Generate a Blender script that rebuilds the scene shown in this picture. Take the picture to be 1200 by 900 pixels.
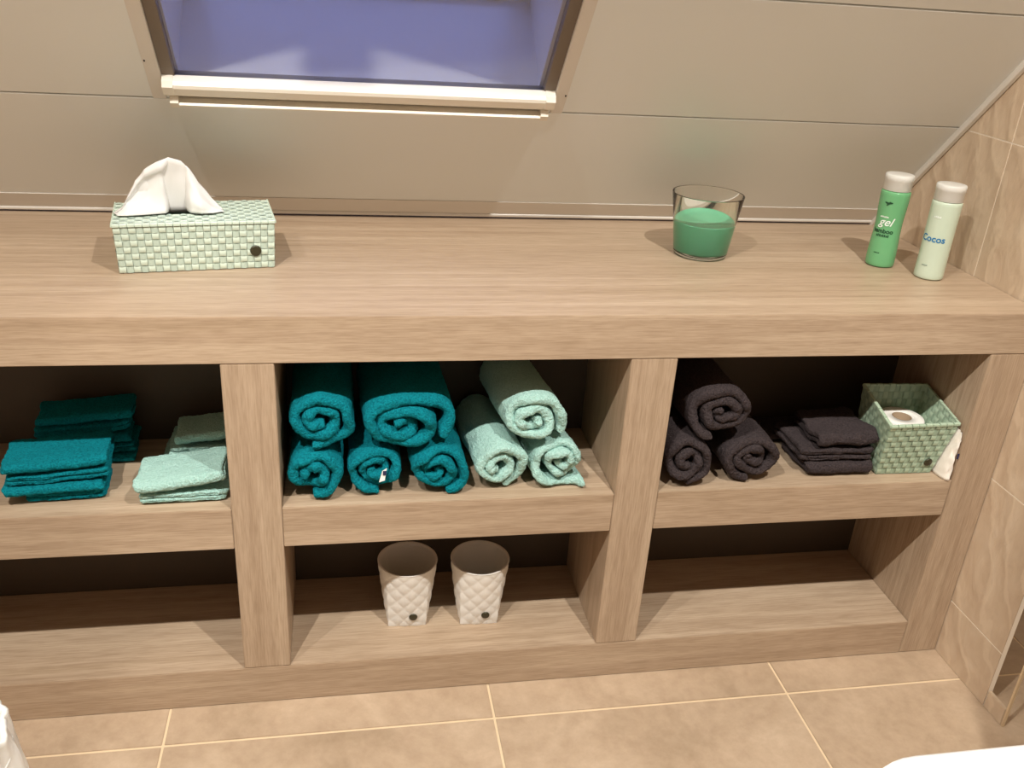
import bpy, bmesh, math, random
from mathutils import Vector, Matrix, noise
random.seed(7)
S = bpy.context.scene
COL = S.collection
for o in list(bpy.data.objects): bpy.data.objects.remove(o)
PI = math.pi

# ------------------------------------------------------------------ camera
cd = bpy.data.cameras.new('camera'); cam = bpy.data.objects.new('camera', cd); COL.objects.link(cam)
RIGHT = Vector((0.983527, -0.169911, 0.0616835)); DOWN = Vector((-0.017329, -0.428299, -0.903471)); FWD = Vector((0.179929, 0.887519, -0.424188))
CAM = Vector((-0.187742, -1.382313, 1.335726))
M4 = Matrix((RIGHT, -DOWN, -FWD)).transposed().to_4x4(); M4.translation = CAM
cam.matrix_world = M4
cd.sensor_fit = 'HORIZONTAL'; cd.sensor_width = 36; cd.lens = 1062.875 / 1200 * 36; cd.clip_start = .02; cd.clip_end = 60
S.camera = cam
# ------------------------------------------------------------------ world: blue dusk outside
w = bpy.data.worlds.new('dusk'); S.world = w; w.use_nodes = True
bg = w.node_tree.nodes['Background']; bg.inputs[0].default_value = (.22, .275, .64, 1); bg.inputs[1].default_value = 4.6
# ------------------------------------------------------------------ the ceiling spots (x, y, watts)
LAMP_Z = 2.665
SPOTS = [(-.75, -1.22, 44), (.57, -1.22, 44), (-1.30, -1.22, 20), (1.50, -1.22, 6)]  # rightmost lamp is added to lift the dark floor beyond the tiled wall
LAMP_COL = (1.0, .97, .89)
S.view_settings.view_transform = 'Standard'; S.view_settings.look = 'None'
S.view_settings.gamma = 1; S.view_settings.use_curve_mapping = False
S.view_settings.exposure = -0.13

# ------------------------------------------------------------------ dimensions (metres)
H = .80; WB = .7193; ST = .4429; SB = .3608; PT = .0865
D1L, D1R, D2L, D2R, SL, WR = -.3864, -.302, .302, .3864, 1.0056, 1.0948
XL, S0 = -1.09, -1.0
DEP = .6186; BK = .265
SLOPE = 1.10
def cz(y): return H + SLOPE * (DEP - y)          # height of the sloping ceiling
CEIL = 2.70; YTOP = DEP - (CEIL - H) / SLOPE

# ------------------------------------------------------------------ material helpers
def lin(c):
    return tuple(((v/255)/12.92 if v/255 <= .04045 else (((v/255)+.055)/1.055)**2.4) for v in c) + (1,)
def mat(name, rgb, rough=.5, **kw):
    m = bpy.data.materials.new(name); m.use_nodes = True
    b = m.node_tree.nodes['Principled BSDF']
    b.inputs['Base Color'].default_value = lin(rgb); b.inputs['Roughness'].default_value = rough
    for k, v in kw.items():
        b.inputs[k.replace('_', ' ')].default_value = v
    return m
def nn(m, t, **kw):
    n = m.node_tree.nodes.new(t)
    for k, v in kw.items(): setattr(n, k, v)
    return n
def lk(m, a, b): m.node_tree.links.new(a, b)
def bsdf(m): return m.node_tree.nodes['Principled BSDF']
def coords(m, scale=(1,1,1), rot=(0,0,0), kind='Object'):
    tc = nn(m, 'ShaderNodeTexCoord'); mp = nn(m, 'ShaderNodeMapping')
    mp.inputs['Scale'].default_value = scale; mp.inputs['Rotation'].default_value = rot
    lk(m, tc.outputs[kind], mp.inputs[0]); return mp.outputs[0]
def ramp(m, fac, stops):
    r = nn(m, 'ShaderNodeValToRGB'); e = r.color_ramp.elements
    while len(e) < len(stops): e.new(.5)
    for i, (p, c) in enumerate(stops): e[i].position = p; e[i].color = lin(c) if max(c) > 1 else (*c, 1)
    lk(m, fac, r.inputs[0]); return r.outputs[0]
def noise_n(m, vec, scale, detail=4, rough=.55, dist=0):
    n = nn(m, 'ShaderNodeTexNoise'); n.inputs['Scale'].default_value = scale; n.inputs['Detail'].default_value = detail
    n.inputs['Roughness'].default_value = rough; n.inputs['Distortion'].default_value = dist
    lk(m, vec, n.inputs['Vector']); return n.outputs['Fac']
def mix(m, fac, a, b, mode='MIX'):
    x = nn(m, 'ShaderNodeMix', data_type='RGBA', blend_type=mode)
    if isinstance(fac, float): x.inputs[0].default_value = fac
    else: lk(m, fac, x.inputs[0])
    for s, v in ((6, a), (7, b)):
        if isinstance(v, tuple): x.inputs[s].default_value = lin(v)
        else: lk(m, v, x.inputs[s])
    return x.outputs[2]
def bump(m, h, strength, dist=.002):
    b = nn(m, 'ShaderNodeBump'); b.inputs['Strength'].default_value = strength; b.inputs['Distance'].default_value = dist
    lk(m, h, b.inputs['Height']); lk(m, b.outputs[0], bsdf(m).inputs['Normal'])

def wood(name, axis):
    m = mat(name, (190,158,122), .42); bsdf(m).inputs['Specular IOR Level'].default_value = .35
    def st(v): return {'x': (v,1,1), 'z': (1,1,v)}[axis]
    bands = noise_n(m, coords(m, st(.05)), 15, 2, .5, .25)
    streak = noise_n(m, coords(m, st(.03)), 60, 4, .6, .15)
    grain = noise_n(m, coords(m, st(.045)), 420, 3, .6, .1)
    c1 = ramp(m, bands, [(.30, (185,163,140)), (.43, (194,172,150)), (.50, (189,167,145)), (.56, (201,180,158)), (.72, (191,169,147))])
    c2 = ramp(m, streak, [(.33, (205,194,182)), (.5, (240,236,230)), (.7, (253,251,248))])
    c3 = ramp(m, grain, [(.3, (206,196,184)), (.6, (250,248,245))])
    c = mix(m, .45, c1, c2, 'MULTIPLY')
    lk(m, mix(m, .65, c, c3, 'MULTIPLY'), bsdf(m).inputs['Base Color'])
    bump(m, grain, .12, .0006)
    return m
WOODX = wood('oak_laminate_horizontal', 'x'); WOODZ = wood('oak_laminate_vertical', 'z')

def painted(name, rgb, rough=.35):
    m = mat(name, rgb, rough); n = noise_n(m, coords(m), 60, 2); bump(m, n, .03, .001); return m
BOARD = painted('cream_lacquer_board', (232,235,234), .38)
TRIMM = painted('cream_trim', (220,214,206), .28)
PLASTER = painted('plaster', (104,96,88), .8)
GROUT = painted('light_grout', (226,202,168), .8)
WGROUT = painted('wall_grout', (250,240,226), .8)

def floor_mat():
    m = mat('floor_tile', (170,140,112), .33)
    v = coords(m, (1,1,1), kind='Object')
    oi = nn(m, 'ShaderNodeObjectInfo'); ad = nn(m, 'ShaderNodeVectorMath', operation='MULTIPLY_ADD')
    lk(m, v, ad.inputs[0]); ad.inputs[1].default_value = (1,1,1)
    sc = nn(m, 'ShaderNodeVectorMath', operation='SCALE'); sc.inputs[0].default_value = (9,7,3); lk(m, oi.outputs['Random'], sc.inputs['Scale'])
    lk(m, sc.outputs[0], ad.inputs[2]); vv = ad.outputs[0]
    a = noise_n(m, vv, 5, 6, .6, .6); b = noise_n(m, vv, 38, 5, .7)
    c = ramp(m, a, [(.3, (175,154,131)), (.5, (191,169,146)), (.68, (205,184,161))])
    c2 = ramp(m, b, [(.3, (228,220,212)), (.7, (255,252,248))])
    lk(m, mix(m, .7, c, mix(m, .999, c, c2, 'MULTIPLY')), bsdf(m).inputs['Base Color'])
    bump(m, b, .06, .001); return m
FLOOR = floor_mat()
def wall_tile_mat():
    m = mat('wall_tile', (206,178,146), .4)
    v = coords(m, (1,2.6,1.5), (.6,0,0), 'Object')
    a = noise_n(m, v, 7, 6, .55, 1.2)
    wv = nn(m, 'ShaderNodeTexWave', wave_type='BANDS', bands_direction='Y'); wv.inputs['Scale'].default_value = 2.2
    wv.inputs['Distortion'].default_value = 9; wv.inputs['Detail'].default_value = 4; wv.inputs['Detail Scale'].default_value = 1.6
    lk(m, v, wv.inputs['Vector'])
    vein = ramp(m, wv.outputs['Fac'], [(.86, (0.,0.,0.)), (.97, (1.,1.,1.))])
    c = ramp(m, a, [(.3, (196,172,147)), (.55, (205,183,158)), (.75, (211,191,168))])
    mm = nn(m, 'ShaderNodeMath', operation='MULTIPLY'); mm.inputs[1].default_value = .3; lk(m, vein, mm.inputs[0])
    lk(m, mix(m, mm.outputs[0], c, (232,212,186)), bsdf(m).inputs['Base Color'])
    ad = nn(m, 'ShaderNodeMath', operation='MULTIPLY_ADD'); lk(m, wv.outputs['Fac'], ad.inputs[0]); ad.inputs[1].default_value = .5; lk(m, a, ad.inputs[2])
    bump(m, ad.outputs[0], .4, .005); return m
WTILE = wall_tile_mat()

def terry(name, rgb, dark, sheen=.3):
    m = mat(name, rgb, .95); b = bsdf(m)
    b.inputs['Specular IOR Level'].default_value = .1
    b.inputs['Sheen Weight'].default_value = sheen; b.inputs['Sheen Roughness'].default_value = .5; b.inputs['Sheen Tint'].default_value = lin(rgb)
    v = coords(m)
    f = noise_n(m, v, 300, 3, .65); g = noise_n(m, v, 60, 3, .5)
    c = ramp(m, f, [(.32, dark), (.6, rgb)])
    lk(m, c, b.inputs['Base Color'])
    ad = nn(m, 'ShaderNodeMath', operation='MULTIPLY_ADD'); lk(m, g, ad.inputs[0]); ad.inputs[1].default_value = .6; lk(m, f, ad.inputs[2])
    bump(m, ad.outputs[0], 1.0, .0055); return m
TEAL = terry('teal_terry', (14,138,152), (5,100,114)); MINT = terry('mint_terry', (188,226,218), (158,204,194)); CHAR = terry('charcoal_terry', (74,65,66), (50,43,45))
WHITE = mat('white_plastic', (240,238,232), .4)
def plastic_bag():
    m = mat('thin_white_plastic', (240,240,236), .3); b = bsdf(m)
    b.inputs['Transmission Weight'].default_value = .0; b.inputs['Subsurface Weight'].default_value = .3
    b.inputs['Subsurface Radius'].default_value = (.02,.02,.02); return m
BAG = plastic_bag()
CERAMIC = mat('white_glazed_ceramic', (246,244,240), .12)
ALU = mat('white_aluminium', (238,232,220), .3)
BADGE = mat('dark_bronze_badge', (62,58,40), .35, Metallic=.3)
STRAP_A = mat('sage_strap_sheen_bright', (204,218,202), .42); STRAP_B = mat('sage_strap_sheen_dim', (187,204,190), .42)  # same plastic; the two tones paint in the sheen of crossing straps
SAGE_A = mat('green_strap_sheen_bright', (176,196,172), .45); SAGE_B = mat('green_strap_sheen_dim', (158,180,157), .45)  # two tones paint in strap sheen; darker green also holds the bay's shade
WSTRAP = mat('white_strap', (253,250,245), .45)
_t = nn(WSTRAP, 'ShaderNodeBsdfTranslucent'); _t.inputs[0].default_value = lin((240,230,215)); _m = nn(WSTRAP, 'ShaderNodeMixShader'); _m.inputs[0].default_value = .22
lk(WSTRAP, bsdf(WSTRAP).outputs[0], _m.inputs[1]); lk(WSTRAP, _t.outputs[0], _m.inputs[2]); lk(WSTRAP, _m.outputs[0], WSTRAP.node_tree.nodes['Material Output'].inputs[0])
TISSUE = mat('white_tissue', (226,223,220), .9)
PAPER = mat('white_paper', (240,236,230), .9)
CORE = mat('cardboard_core', (150,128,104), .9)
COTTON = mat('white_cotton', (238,230,220), .95)
DARKIN = mat('dark_inside', (30,28,24), .9)
NAVY = mat('navy_label', (40,44,84), .7)
GREY_FRAME = mat('taupe_screen_frame', (120,108,96), .6)

# ------------------------------------------------------------------ object helpers
def new_obj(name, me, m=None, parent=None, smooth=False):
    o = bpy.data.objects.new(name, me); COL.objects.link(o)
    if m is not None:
        for mm in (m if isinstance(m, (list, tuple)) else [m]): me.materials.append(mm)
    if smooth: me.polygons.foreach_set('use_smooth', [True]*len(me.polygons))
    if parent is not None: o.parent = parent
    return o
def bm_obj(name, bm, m=None, parent=None, smooth=False, recalc=True):
    if recalc: bmesh.ops.recalc_face_normals(bm, faces=bm.faces)
    me = bpy.data.meshes.new(name); bm.to_mesh(me); bm.free()
    return new_obj(name, me, m, parent, smooth)
def thing(name, label, cat, loc=(0,0,0), rz=0, group=None):
    o = bpy.data.objects.new(name, None); COL.objects.link(o); o.empty_display_size = .05
    o.location = loc; o.rotation_euler = (0,0,rz); return tag(o, label, cat, group)
def tag(o, label, cat, group=None):
    o['label'] = label; o['category'] = cat
    if group: o['group'] = group
    return o
def struct(o): o['kind'] = 'structure'; return o
def box(bm, x0, x1, y0, y1, z0, z1, mi=0):
    v = [bm.verts.new(p) for p in ((x0,y0,z0),(x1,y0,z0),(x1,y1,z0),(x0,y1,z0),(x0,y0,z1),(x1,y0,z1),(x1,y1,z1),(x0,y1,z1))]
    for f in ((3,2,1,0),(4,5,6,7),(0,1,5,4),(1,2,6,5),(2,3,7,6),(3,0,4,7)):
        bm.faces.new([v[i] for i in f]).material_index = mi
def slab(name, x0, x1, y0, y1, z0, z1, m, parent=None, bev=.0012):
    bm = bmesh.new(); box(bm, x0, x1, y0, y1, z0, z1)
    if bev: bmesh.ops.bevel(bm, geom=bm.edges[:], offset=bev, segments=2, affect='EDGES')
    return bm_obj(name, bm, m, parent)
def clip(poly, nx, ny, c):        # keep nx*x+ny*y <= c
    out = []
    for i in range(len(poly)):
        a, b = poly[i], poly[(i+1) % len(poly)]
        da, db = nx*a[0]+ny*a[1]-c, nx*b[0]+ny*b[1]-c
        if da <= 0: out.append(a)
        if (da < 0 < db) or (db < 0 < da):
            t = da/(da-db); out.append((a[0]+(b[0]-a[0])*t, a[1]+(b[1]-a[1])*t))
    return out
def prism(bm, poly, f0, f1):      # poly 2D; f0, f1 map (a,b)->3D for both sides
    A = [bm.verts.new(f0(*p)) for p in poly]; B = [bm.verts.new(f1(*p)) for p in poly]
    bm.faces.new(A); bm.faces.new(B[::-1])
    for i in range(len(poly)):
        j = (i+1) % len(poly); bm.faces.new((A[i], A[j], B[j], B[i]))
def lathe(bm, prof, n=48, mi=0, close=False):
    rings = []
    for r, z in prof:
        rings.append([bm.verts.new((r*math.cos(2*PI*k/n), r*math.sin(2*PI*k/n), z)) for k in range(n)] if r > 1e-6 else [bm.verts.new((0,0,z))])
    for a, b in zip(rings, rings[1:] + ([rings[0]] if close else [])):
        for k in range(n):
            l = (k+1) % n
            if len(a) == 1 and len(b) == 1: continue
            if len(a) == 1: f = (a[0], b[l], b[k])
            elif len(b) == 1: f = (a[k], a[l], b[0])
            else: f = (a[k], a[l], b[l], b[k])
            bm.faces.new(f).material_index = mi
def disc_badge(parent, loc, normal, r):
    bm = bmesh.new(); lathe(bm, [(0,.0022),(r*.7,.0022),(r*.93,.0016),(r,.0004),(r,-.001),(0,-.001)], 24)
    o = bm_obj('badge', bm, BADGE, parent, True)
    q = Vector((0,0,1)).rotation_difference(Vector(normal)); o.rotation_mode = 'QUATERNION'; o.rotation_quaternion = q; o.location = loc
    return o

# ------------------------------------------------------------------ floor
FX0, FX1, FY0, FY1 = -2.4, 1.95, -2.6, DEP + .05
bm = bmesh.new(); box(bm, FX0, FX1, FY0, FY1, -.06, -.0015)
floor = struct(bm_obj('floor', bm, GROUT))
TS = .612; g = .0022
xs = [.0845 + TS*k for k in range(-4, 4)]; ys = [-.0905 + TS*k for k in range(-5, 3)]
for i in range(len(xs)-1):
    for j in range(len(ys)-1):
        x0, x1 = max(xs[i]+g, FX0), min(xs[i+1]-g, FX1); y0, y1 = max(ys[j]+g, FY0), min(ys[j+1]-g, FY1)
        if x1-x0 > .02 and y1-y0 > .02: slab('tile', x0, x1, y0, y1, -.01, 0, FLOOR, floor, .001)

# ------------------------------------------------------------------ right wall (tiled partition with an open end)
YE = -.1675
def wall_poly(y0, y1, z0, z1):
    p = [(y0,z0),(y1,z0),(y1,z1),(y0,z1)]
    return clip(p, SLOPE, 1, H + SLOPE*DEP - .004)
bm = bmesh.new(); prism(bm, wall_poly(YE, DEP, 0, CEIL), lambda a,b: (WR+.0012,a,b), lambda a,b: (WR+.012,a,b))
wr = struct(bm_obj('wall_right', bm, WGROUT))
zl = [0, .136, .4435, .755, 1.0705, 1.38, 1.69, 2.0]; yl = [YE-.01, .2195, .8]
for zi in range(len(zl)-1):
    for yi in range(2):
        p = wall_poly(max(yl[yi]+.0016, YE), min(yl[yi+1]-.0016, DEP), zl[zi]+(.0016 if zi else .001), zl[zi+1]-.0016)
        if len(p) >= 3:
            bm = bmesh.new(); prism(bm, p, lambda a,b: (WR,a,b), lambda a,b: (WR+.0014,a,b)); bm_obj('tile', bm, WTILE, wr)
# slim metal edge strip standing beyond the wall end, low kerb between
tr = struct(slab('trim_1', WR+.002, WR+.008, -.2265, -.2215, 0, 2.1, mat('brushed_edge_profile', (225,208,180), .3, Metallic=.6), None, .0006))
ke = struct(slab('trim_2', WR+.001, WR+.009, -.221, YE-.001, 0, .04, WTILE, None, .001))

# other walls of the room (mostly out of the frame)
def wall(name, x0, x1, y0, y1, z0, z1, m=PLASTER): return struct(slab(name, x0, x1, y0, y1, z0, z1, m, None, 0))
bm = bmesh.new(); prism(bm, clip([(-.84,0),(DEP,0),(DEP,CEIL),(-.84,CEIL)], SLOPE, 1, H+SLOPE*DEP-.004), lambda a,b: (XL,a,b), lambda a,b: (XL-.08,a,b))
struct(bm_obj('wall_left', bm, WTILE))
wall('wall_back', FX0, FX1, FY0-.08, FY0, 0, CEIL)
bm = bmesh.new(); prism(bm, clip([(FY0,0),(DEP,0),(DEP,CEIL),(FY0,CEIL)], SLOPE, 1, H+SLOPE*DEP-.004), lambda a,b: (FX0-.08,a,b), lambda a,b: (FX0,a,b))
struct(bm_obj('wall_far_left', bm, PLASTER))
bm = bmesh.new(); prism(bm, clip([(FY0,0),(DEP,0),(DEP,CEIL),(FY0,CEIL)], SLOPE, 1, H+SLOPE*DEP-.004), lambda a,b: (FX1,a,b), lambda a,b: (FX1+.08,a,b))
struct(bm_obj('wall_far_right', bm, WTILE))
wall('wall_partition', .855, 1.10, -.74, -.625, 0, 2.05, WTILE)
struct(slab('wall_front', FX0, FX1, DEP+.002, DEP+.06, 0, H-.06, PLASTER, None, 0))

# ------------------------------------------------------------------ ceiling: flat part, sloping part made of boards, roof window opening
n_sl = Vector((0, SLOPE, 1)).normalized()          # outward normal of the slope
OX0, OX1, OY1, OY0 = -.491, .2045, .338, -.36       # opening
def sl(x, y, d=0): return Vector((x, y, cz(y))) + n_sl*d
bm = bmesh.new()
def sl_slab(bm, x0, x1, y0, y1, d0, d1):
    v = [bm.verts.new(sl(x,y,d)) for d in (d0,d1) for x,y in ((x0,y0),(x1,y0),(x1,y1),(x0,y1))]
    for f in ((0,1,2,3),(7,6,5,4),(0,4,5,1),(1,5,6,2),(2,6,7,3),(3,7,4,0)): bm.faces.new([v[i] for i in f])
YB = DEP + .04
for a in ((FX0-.08,OX0-.01,YTOP-.02,YB),(OX1+.01,FX1+.08,YTOP-.02,YB),(OX0-.01,OX1+.01,YTOP-.02,OY0-.01),(OX0-.01,OX1+.01,OY1+.01,YB)):
    sl_slab(bm, *a, .008, .05)
box(bm, FX0-.08, FX1+.08, FY0-.08, YTOP, CEIL, CEIL+.05)
ceil = struct(bm_obj('ceiling', bm, mat('board_groove', (150,138,122), .7)))
seams = [DEP, .5765, .370, .1645]
while seams[-1] > YTOP: seams.append(seams[-1]-.2055)
gp = .0011
for k, (y1, y0) in enumerate(zip(seams, seams[1:])):
    if k == 0: continue
    a, b = max(y0+gp, YTOP), y1-gp
    spans = [(FX0, XL-.0805), (XL+.001, WR-.001), (WR+.013, FX1)]
    if y0 < OY1 and y1 > OY0: spans = [(FX0, XL-.0805), (XL+.001, OX0-.004), (OX1+.004, WR-.001), (WR+.013, FX1)]
    for x0, x1 in spans:
        bm = bmesh.new(); sl_slab(bm, x0, x1, a, b, 0, .0078); bmesh.ops.recalc_face_normals(bm, faces=bm.faces)
        bmesh.ops.bevel(bm, geom=bm.edges[:], offset=.0009, segments=1, affect='EDGES')
        bm_obj('board', bm, BOARD, ceil)
bm = bmesh.new(); sl_slab(bm, OX0-.003, OX1+.003, OY1+.002, .370-gp, 0, .0078); bm_obj('board', bm, BOARD, ceil)
# flat ceiling panel
slab('flat_panel', FX0, FX1, FY0, YTOP-.002, CEIL-.006, CEIL, BOARD, ceil, 0)
# foot trim along the worktop (flat band + rounded bead) and trim along the tiled wall
def sweep_x(name, prof, x0, x1, m):
    bm = bmesh.new(); A = [bm.verts.new((x0,y,z)) for y,z in prof]; B = [bm.verts.new((x1,y,z)) for y,z in prof]
    bm.faces.new(A); bm.faces.new(B[::-1])
    for i in range(len(prof)):
        j = (i+1)%len(prof); bm.faces.new((A[i],A[j],B[j],B[i]))
    return bm_obj(name, bm, m)
tdir = Vector((0,1,-SLOPE)).normalized()
def sp(y, d): v = sl(0,y,d); return (v.y, v.z)
prof = [sp(.5755,.007), sp(.5755,-.0015), sp(.605,-.0022)]
c0 = Vector((0,)+sp(.606,-.001)); 
for k in range(7):
    a = PI*k/6; p = c0 + tdir*(.0055 - .0055*math.cos(a)) - n_sl*.0048*math.sin(a)*1.1; prof.append((p.y,p.z))
prof.append(sp(.6155,.007))
prof = [(y, max(z, H+.0006)) for y,z in prof]
struct(sweep_x('trim_3', prof, XL+.002, WR-.014, TRIMM))
# wall edge trim of the slope
bm = bmesh.new()
path = [(.6165, 0), (YTOP, 0)]
crs = [(0,.004),(0,-.011),(-.004,-.0125),(-.011,-.0115),(-.013,-.008),(-.013,.004)]
R0 = []
for y,_ in path: R0.append([bm.verts.new(sl(WR-.0008+dx, y, dn)) for dx,dn in crs])
bm.faces.new(R0[0]); bm.faces.new(R0[1][::-1])
for i in range(len(crs)):
    j = (i+1)%len(crs); bm.faces.new((R0[0][i],R0[0][j],R0[1][j],R0[1][i]))
struct(bm_obj('trim_4', bm, TRIMM))

# ------------------------------------------------------------------ roof window
win = thing('window_1', 'roof window in the sloping boarded ceiling with blue dusk light behind', 'window'); struct(win)
del win['category']
SX0, SX1 = -.4665, .1775; DSH = .225
RVM = mat('reveal_white_gloss', (225,225,228), .22)
def sl_part(name, x0,x1,y0,y1,d0,d1,m,parent=win,bev=0):
    bm = bmesh.new(); sl_slab(bm,x0,x1,y0,y1,d0,d1); bmesh.ops.recalc_face_normals(bm, faces=bm.faces)
    if bev: bmesh.ops.bevel(bm, geom=bm.edges[:], offset=bev, segments=2, affect='EDGES')
    return bm_obj(name,bm,m,parent)
sl_part('casing', OX0-.024, OX0, OY0-.03, .3695, -.003, .02, TRIMM, win, .0015)
sl_part('casing', OX1, OX1+.024, OY0-.03, .3695, -.003, .02, TRIMM, win, .0015)
sl_part('casing', OX0, OX1, OY0-.03, OY0, -.003, .02, TRIMM, win, .0015)
# shaft
sl_part('reveal', SX0-.03, SX0, OY0, OY1+.03, .022, DSH, RVM)
sl_part('reveal', SX1, SX1+.03, OY0, OY1+.03, .022, DSH, RVM)
sl_part('sill', SX0-.03, SX1+.03, OY1, OY1+.03, .022, DSH, RVM)
sl_part('reveal', SX0-.03, SX1+.03, OY0-.03, OY0, .022, DSH, RVM)
# sash and pane
for a in ((SX0,SX0+.03,OY0,OY1),(SX1-.03,SX1,OY0,OY1),(SX0+.03,SX1-.03,OY1-.012,OY1),(SX0+.03,SX1-.03,OY0,OY0+.03)):
    sl_part('sash_rail', *a, DSH, DSH+.03, RVM)
GL = mat('window_glass', (235,240,250), .0, Transmission_Weight=1.0, IOR=1.45)
sl_part('pane', SX0+.028, SX1-.028, OY0+.02, OY1-.010, DSH+.012, DSH+.016, GL)
# insect screen: side guides and mesh
sl_part('screen_guide', OX0+.0005, OX0+.021, OY0, OY1, .002, .021, GREY_FRAME)
sl_part('screen_guide', OX1-.021, OX1-.0005, OY0, OY1, .002, .021, GREY_FRAME)
MESHM = bpy.data.materials.new('insect_mesh'); MESHM.use_nodes = True
nt = MESHM.node_tree; bs = nt.nodes['Principled BSDF']; bs.inputs['Base Color'].default_value = lin((150,150,165)); bs.inputs['Roughness'].default_value = .8
tp = nt.nodes.new('ShaderNodeBsdfTransparent'); ms = nt.nodes.new('ShaderNodeMixShader'); ms.inputs[0].default_value = .22
nt.links.new(tp.outputs[0], ms.inputs[1]); nt.links.new(bs.outputs[0], ms.inputs[2]); nt.links.new(ms.outputs[0], nt.nodes['Material Output'].inputs[0])
sl_part('screen_mesh', OX0+.0215, OX1-.0215, OY0, OY1-.002, .010, .0104, MESHM)
sl_part('added_shade_cassette', OX0+.002, OX1-.002, OY0-.055, OY0+.002, -.050, .02, ALU, win, .004)  # unseen block, added to keep spot light off the window sill
# pull bar of the screen
rb = bmesh.new()
def bar(bm, x0, x1, prof):
    A = [bm.verts.new(sl(x0,y,d)) for y,d in prof]; B = [bm.verts.new(sl(x1,y,d)) for y,d in prof]
    bm.faces.new(A); bm.faces.new(B[::-1])
    for i in range(len(prof)):
        j=(i+1)%len(prof); bm.faces.new((A[i],A[j],B[j],B[i]))
bar(rb, OX0+.003, OX1-.003, [(.332,.004),(.332,-.010),(.334,-.0165),(.338,-.019),(.347,-.019),(.352,-.016),(.3535,-.008),(.3535,-.001),(.345,.004)])
rail = bm_obj('pull_rail', rb, ALU, win)
bm = bmesh.new(); bar(bm, OX0+.022, OX1-.022, [(.3535,-.001),(.3535,-.004),(.3615,-.005),(.3615,-.001)]); bm_obj('rail_web', bm, ALU, rail)
bm = bmesh.new(); bar(bm, OX0+.016, OX1-.016, [(.3640,-.001),(.3625,-.018),(.3638,-.0222),(.3662,-.0222),(.3675,-.018),(.3665,-.001)]); bm_obj('rail_lip', bm, ALU, rail)
for x0 in (OX0+.0005, OX1-.0185):
    bm = bmesh.new(); bar(bm, x0, x0+.018, [(.331,.004),(.331,-.012),(.335,-.0205),(.348,-.0205),(.3555,-.012),(.3555,-.001)])
    bm_obj('end_cap', bm, ALU, rail)
for x0 in (OX0+.008, OX1-.022):
    bm = bmesh.new(); bar(bm, x0, x0+.014, [(.3555,-.001),(.3555,-.014),(.360,-.0230),(.368,-.0225),(.3695,-.001)]); bm_obj('end_cap', bm, ALU, rail)
for x, y in ((OX0-.02,.305),(OX1+.02,.335)):
    bm = bmesh.new(); sl_slab(bm, x-.0012, x+.0012, y-.0012, y+.0012, -.0042, -.003); bm_obj('screw', bm, DARKIN, win)

# ------------------------------------------------------------------ ceiling spots (fittings above and behind the viewer; the rightmost is an added fill lamp)
RING = mat('spot_ring', (225,222,215), .3, Metallic=.7)
LENS = bpy.data.materials.new('spot_lens'); LENS.use_nodes = True
e_ = bsdf(LENS); e_.inputs['Emission Color'].default_value = (*LAMP_COL, 1); e_.inputs['Emission Strength'].default_value = 6
for i, (x, y, P) in enumerate(SPOTS):
    t = thing('ceiling_spot', 'small round recessed spotlight in the flat ceiling before the slope, the rightmost one added as fill', 'spotlight', (x, y, CEIL-.006), 0, 'recessed spots in the flat ceiling')
    bm = bmesh.new(); lathe(bm, [(.028,0),(.042,0),(.042,-.003),(.038,-.006),(.030,-.005),(.028,0)], 32); bm_obj('ring', bm, RING, t, True)
    bm = bmesh.new(); lathe(bm, [(0,-.0015),(.0278,-.0015),(.0278,0),(0,0)], 32); bm_obj('lens', bm, LENS, t)
    l = bpy.data.lights.new('spot', 'SPOT'); l.energy = P*4; l.color = LAMP_COL; l.spot_size = math.radians(150); l.spot_blend = .8; l.shadow_soft_size = .022
    lo = bpy.data.objects.new('spot_bulb', l); COL.objects.link(lo); lo.location = (0,0,-.03); lo.parent = t

# ------------------------------------------------------------------ shelving unit and worktop
unit = thing('shelving_unit', 'built-in light oak shelving unit with six open bays under the worktop', 'shelving unit', (0,0,0))
Gp = .0006
slab('plinth', S0+Gp, SL-Gp, 0, BK, 0.0005, PT, WOODX, unit)
for x0, x1, z0 in ((XL+.001,S0,.0005),(D1L,D1R,PT+Gp),(D2L,D2R,PT+Gp),(SL,WR-.001,.0005)):
    slab('divider', x0, x1, 0, BK, z0, WB-.001, WOODZ, unit)
for x0, x1 in ((S0,D1L),(D1R,D2L),(D2R,SL)):
    slab('shelf', x0+Gp, x1-Gp, .0004, BK, SB, ST, WOODX, unit)
slab('back_panel', XL+.002, WR-.002, BK+.0005, BK+.018, .001, WB-.002, mat('shade_toned_back_board', (74,62,50), .6), unit)  # dark tone puts the deep shade of the bays into the panel colour
wt = tag(slab('worktop', XL+.001, WR-.0008, 0, DEP-.0005, WB, H, WOODX), 'long light oak worktop along the foot of the sloping ceiling', 'worktop')

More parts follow.
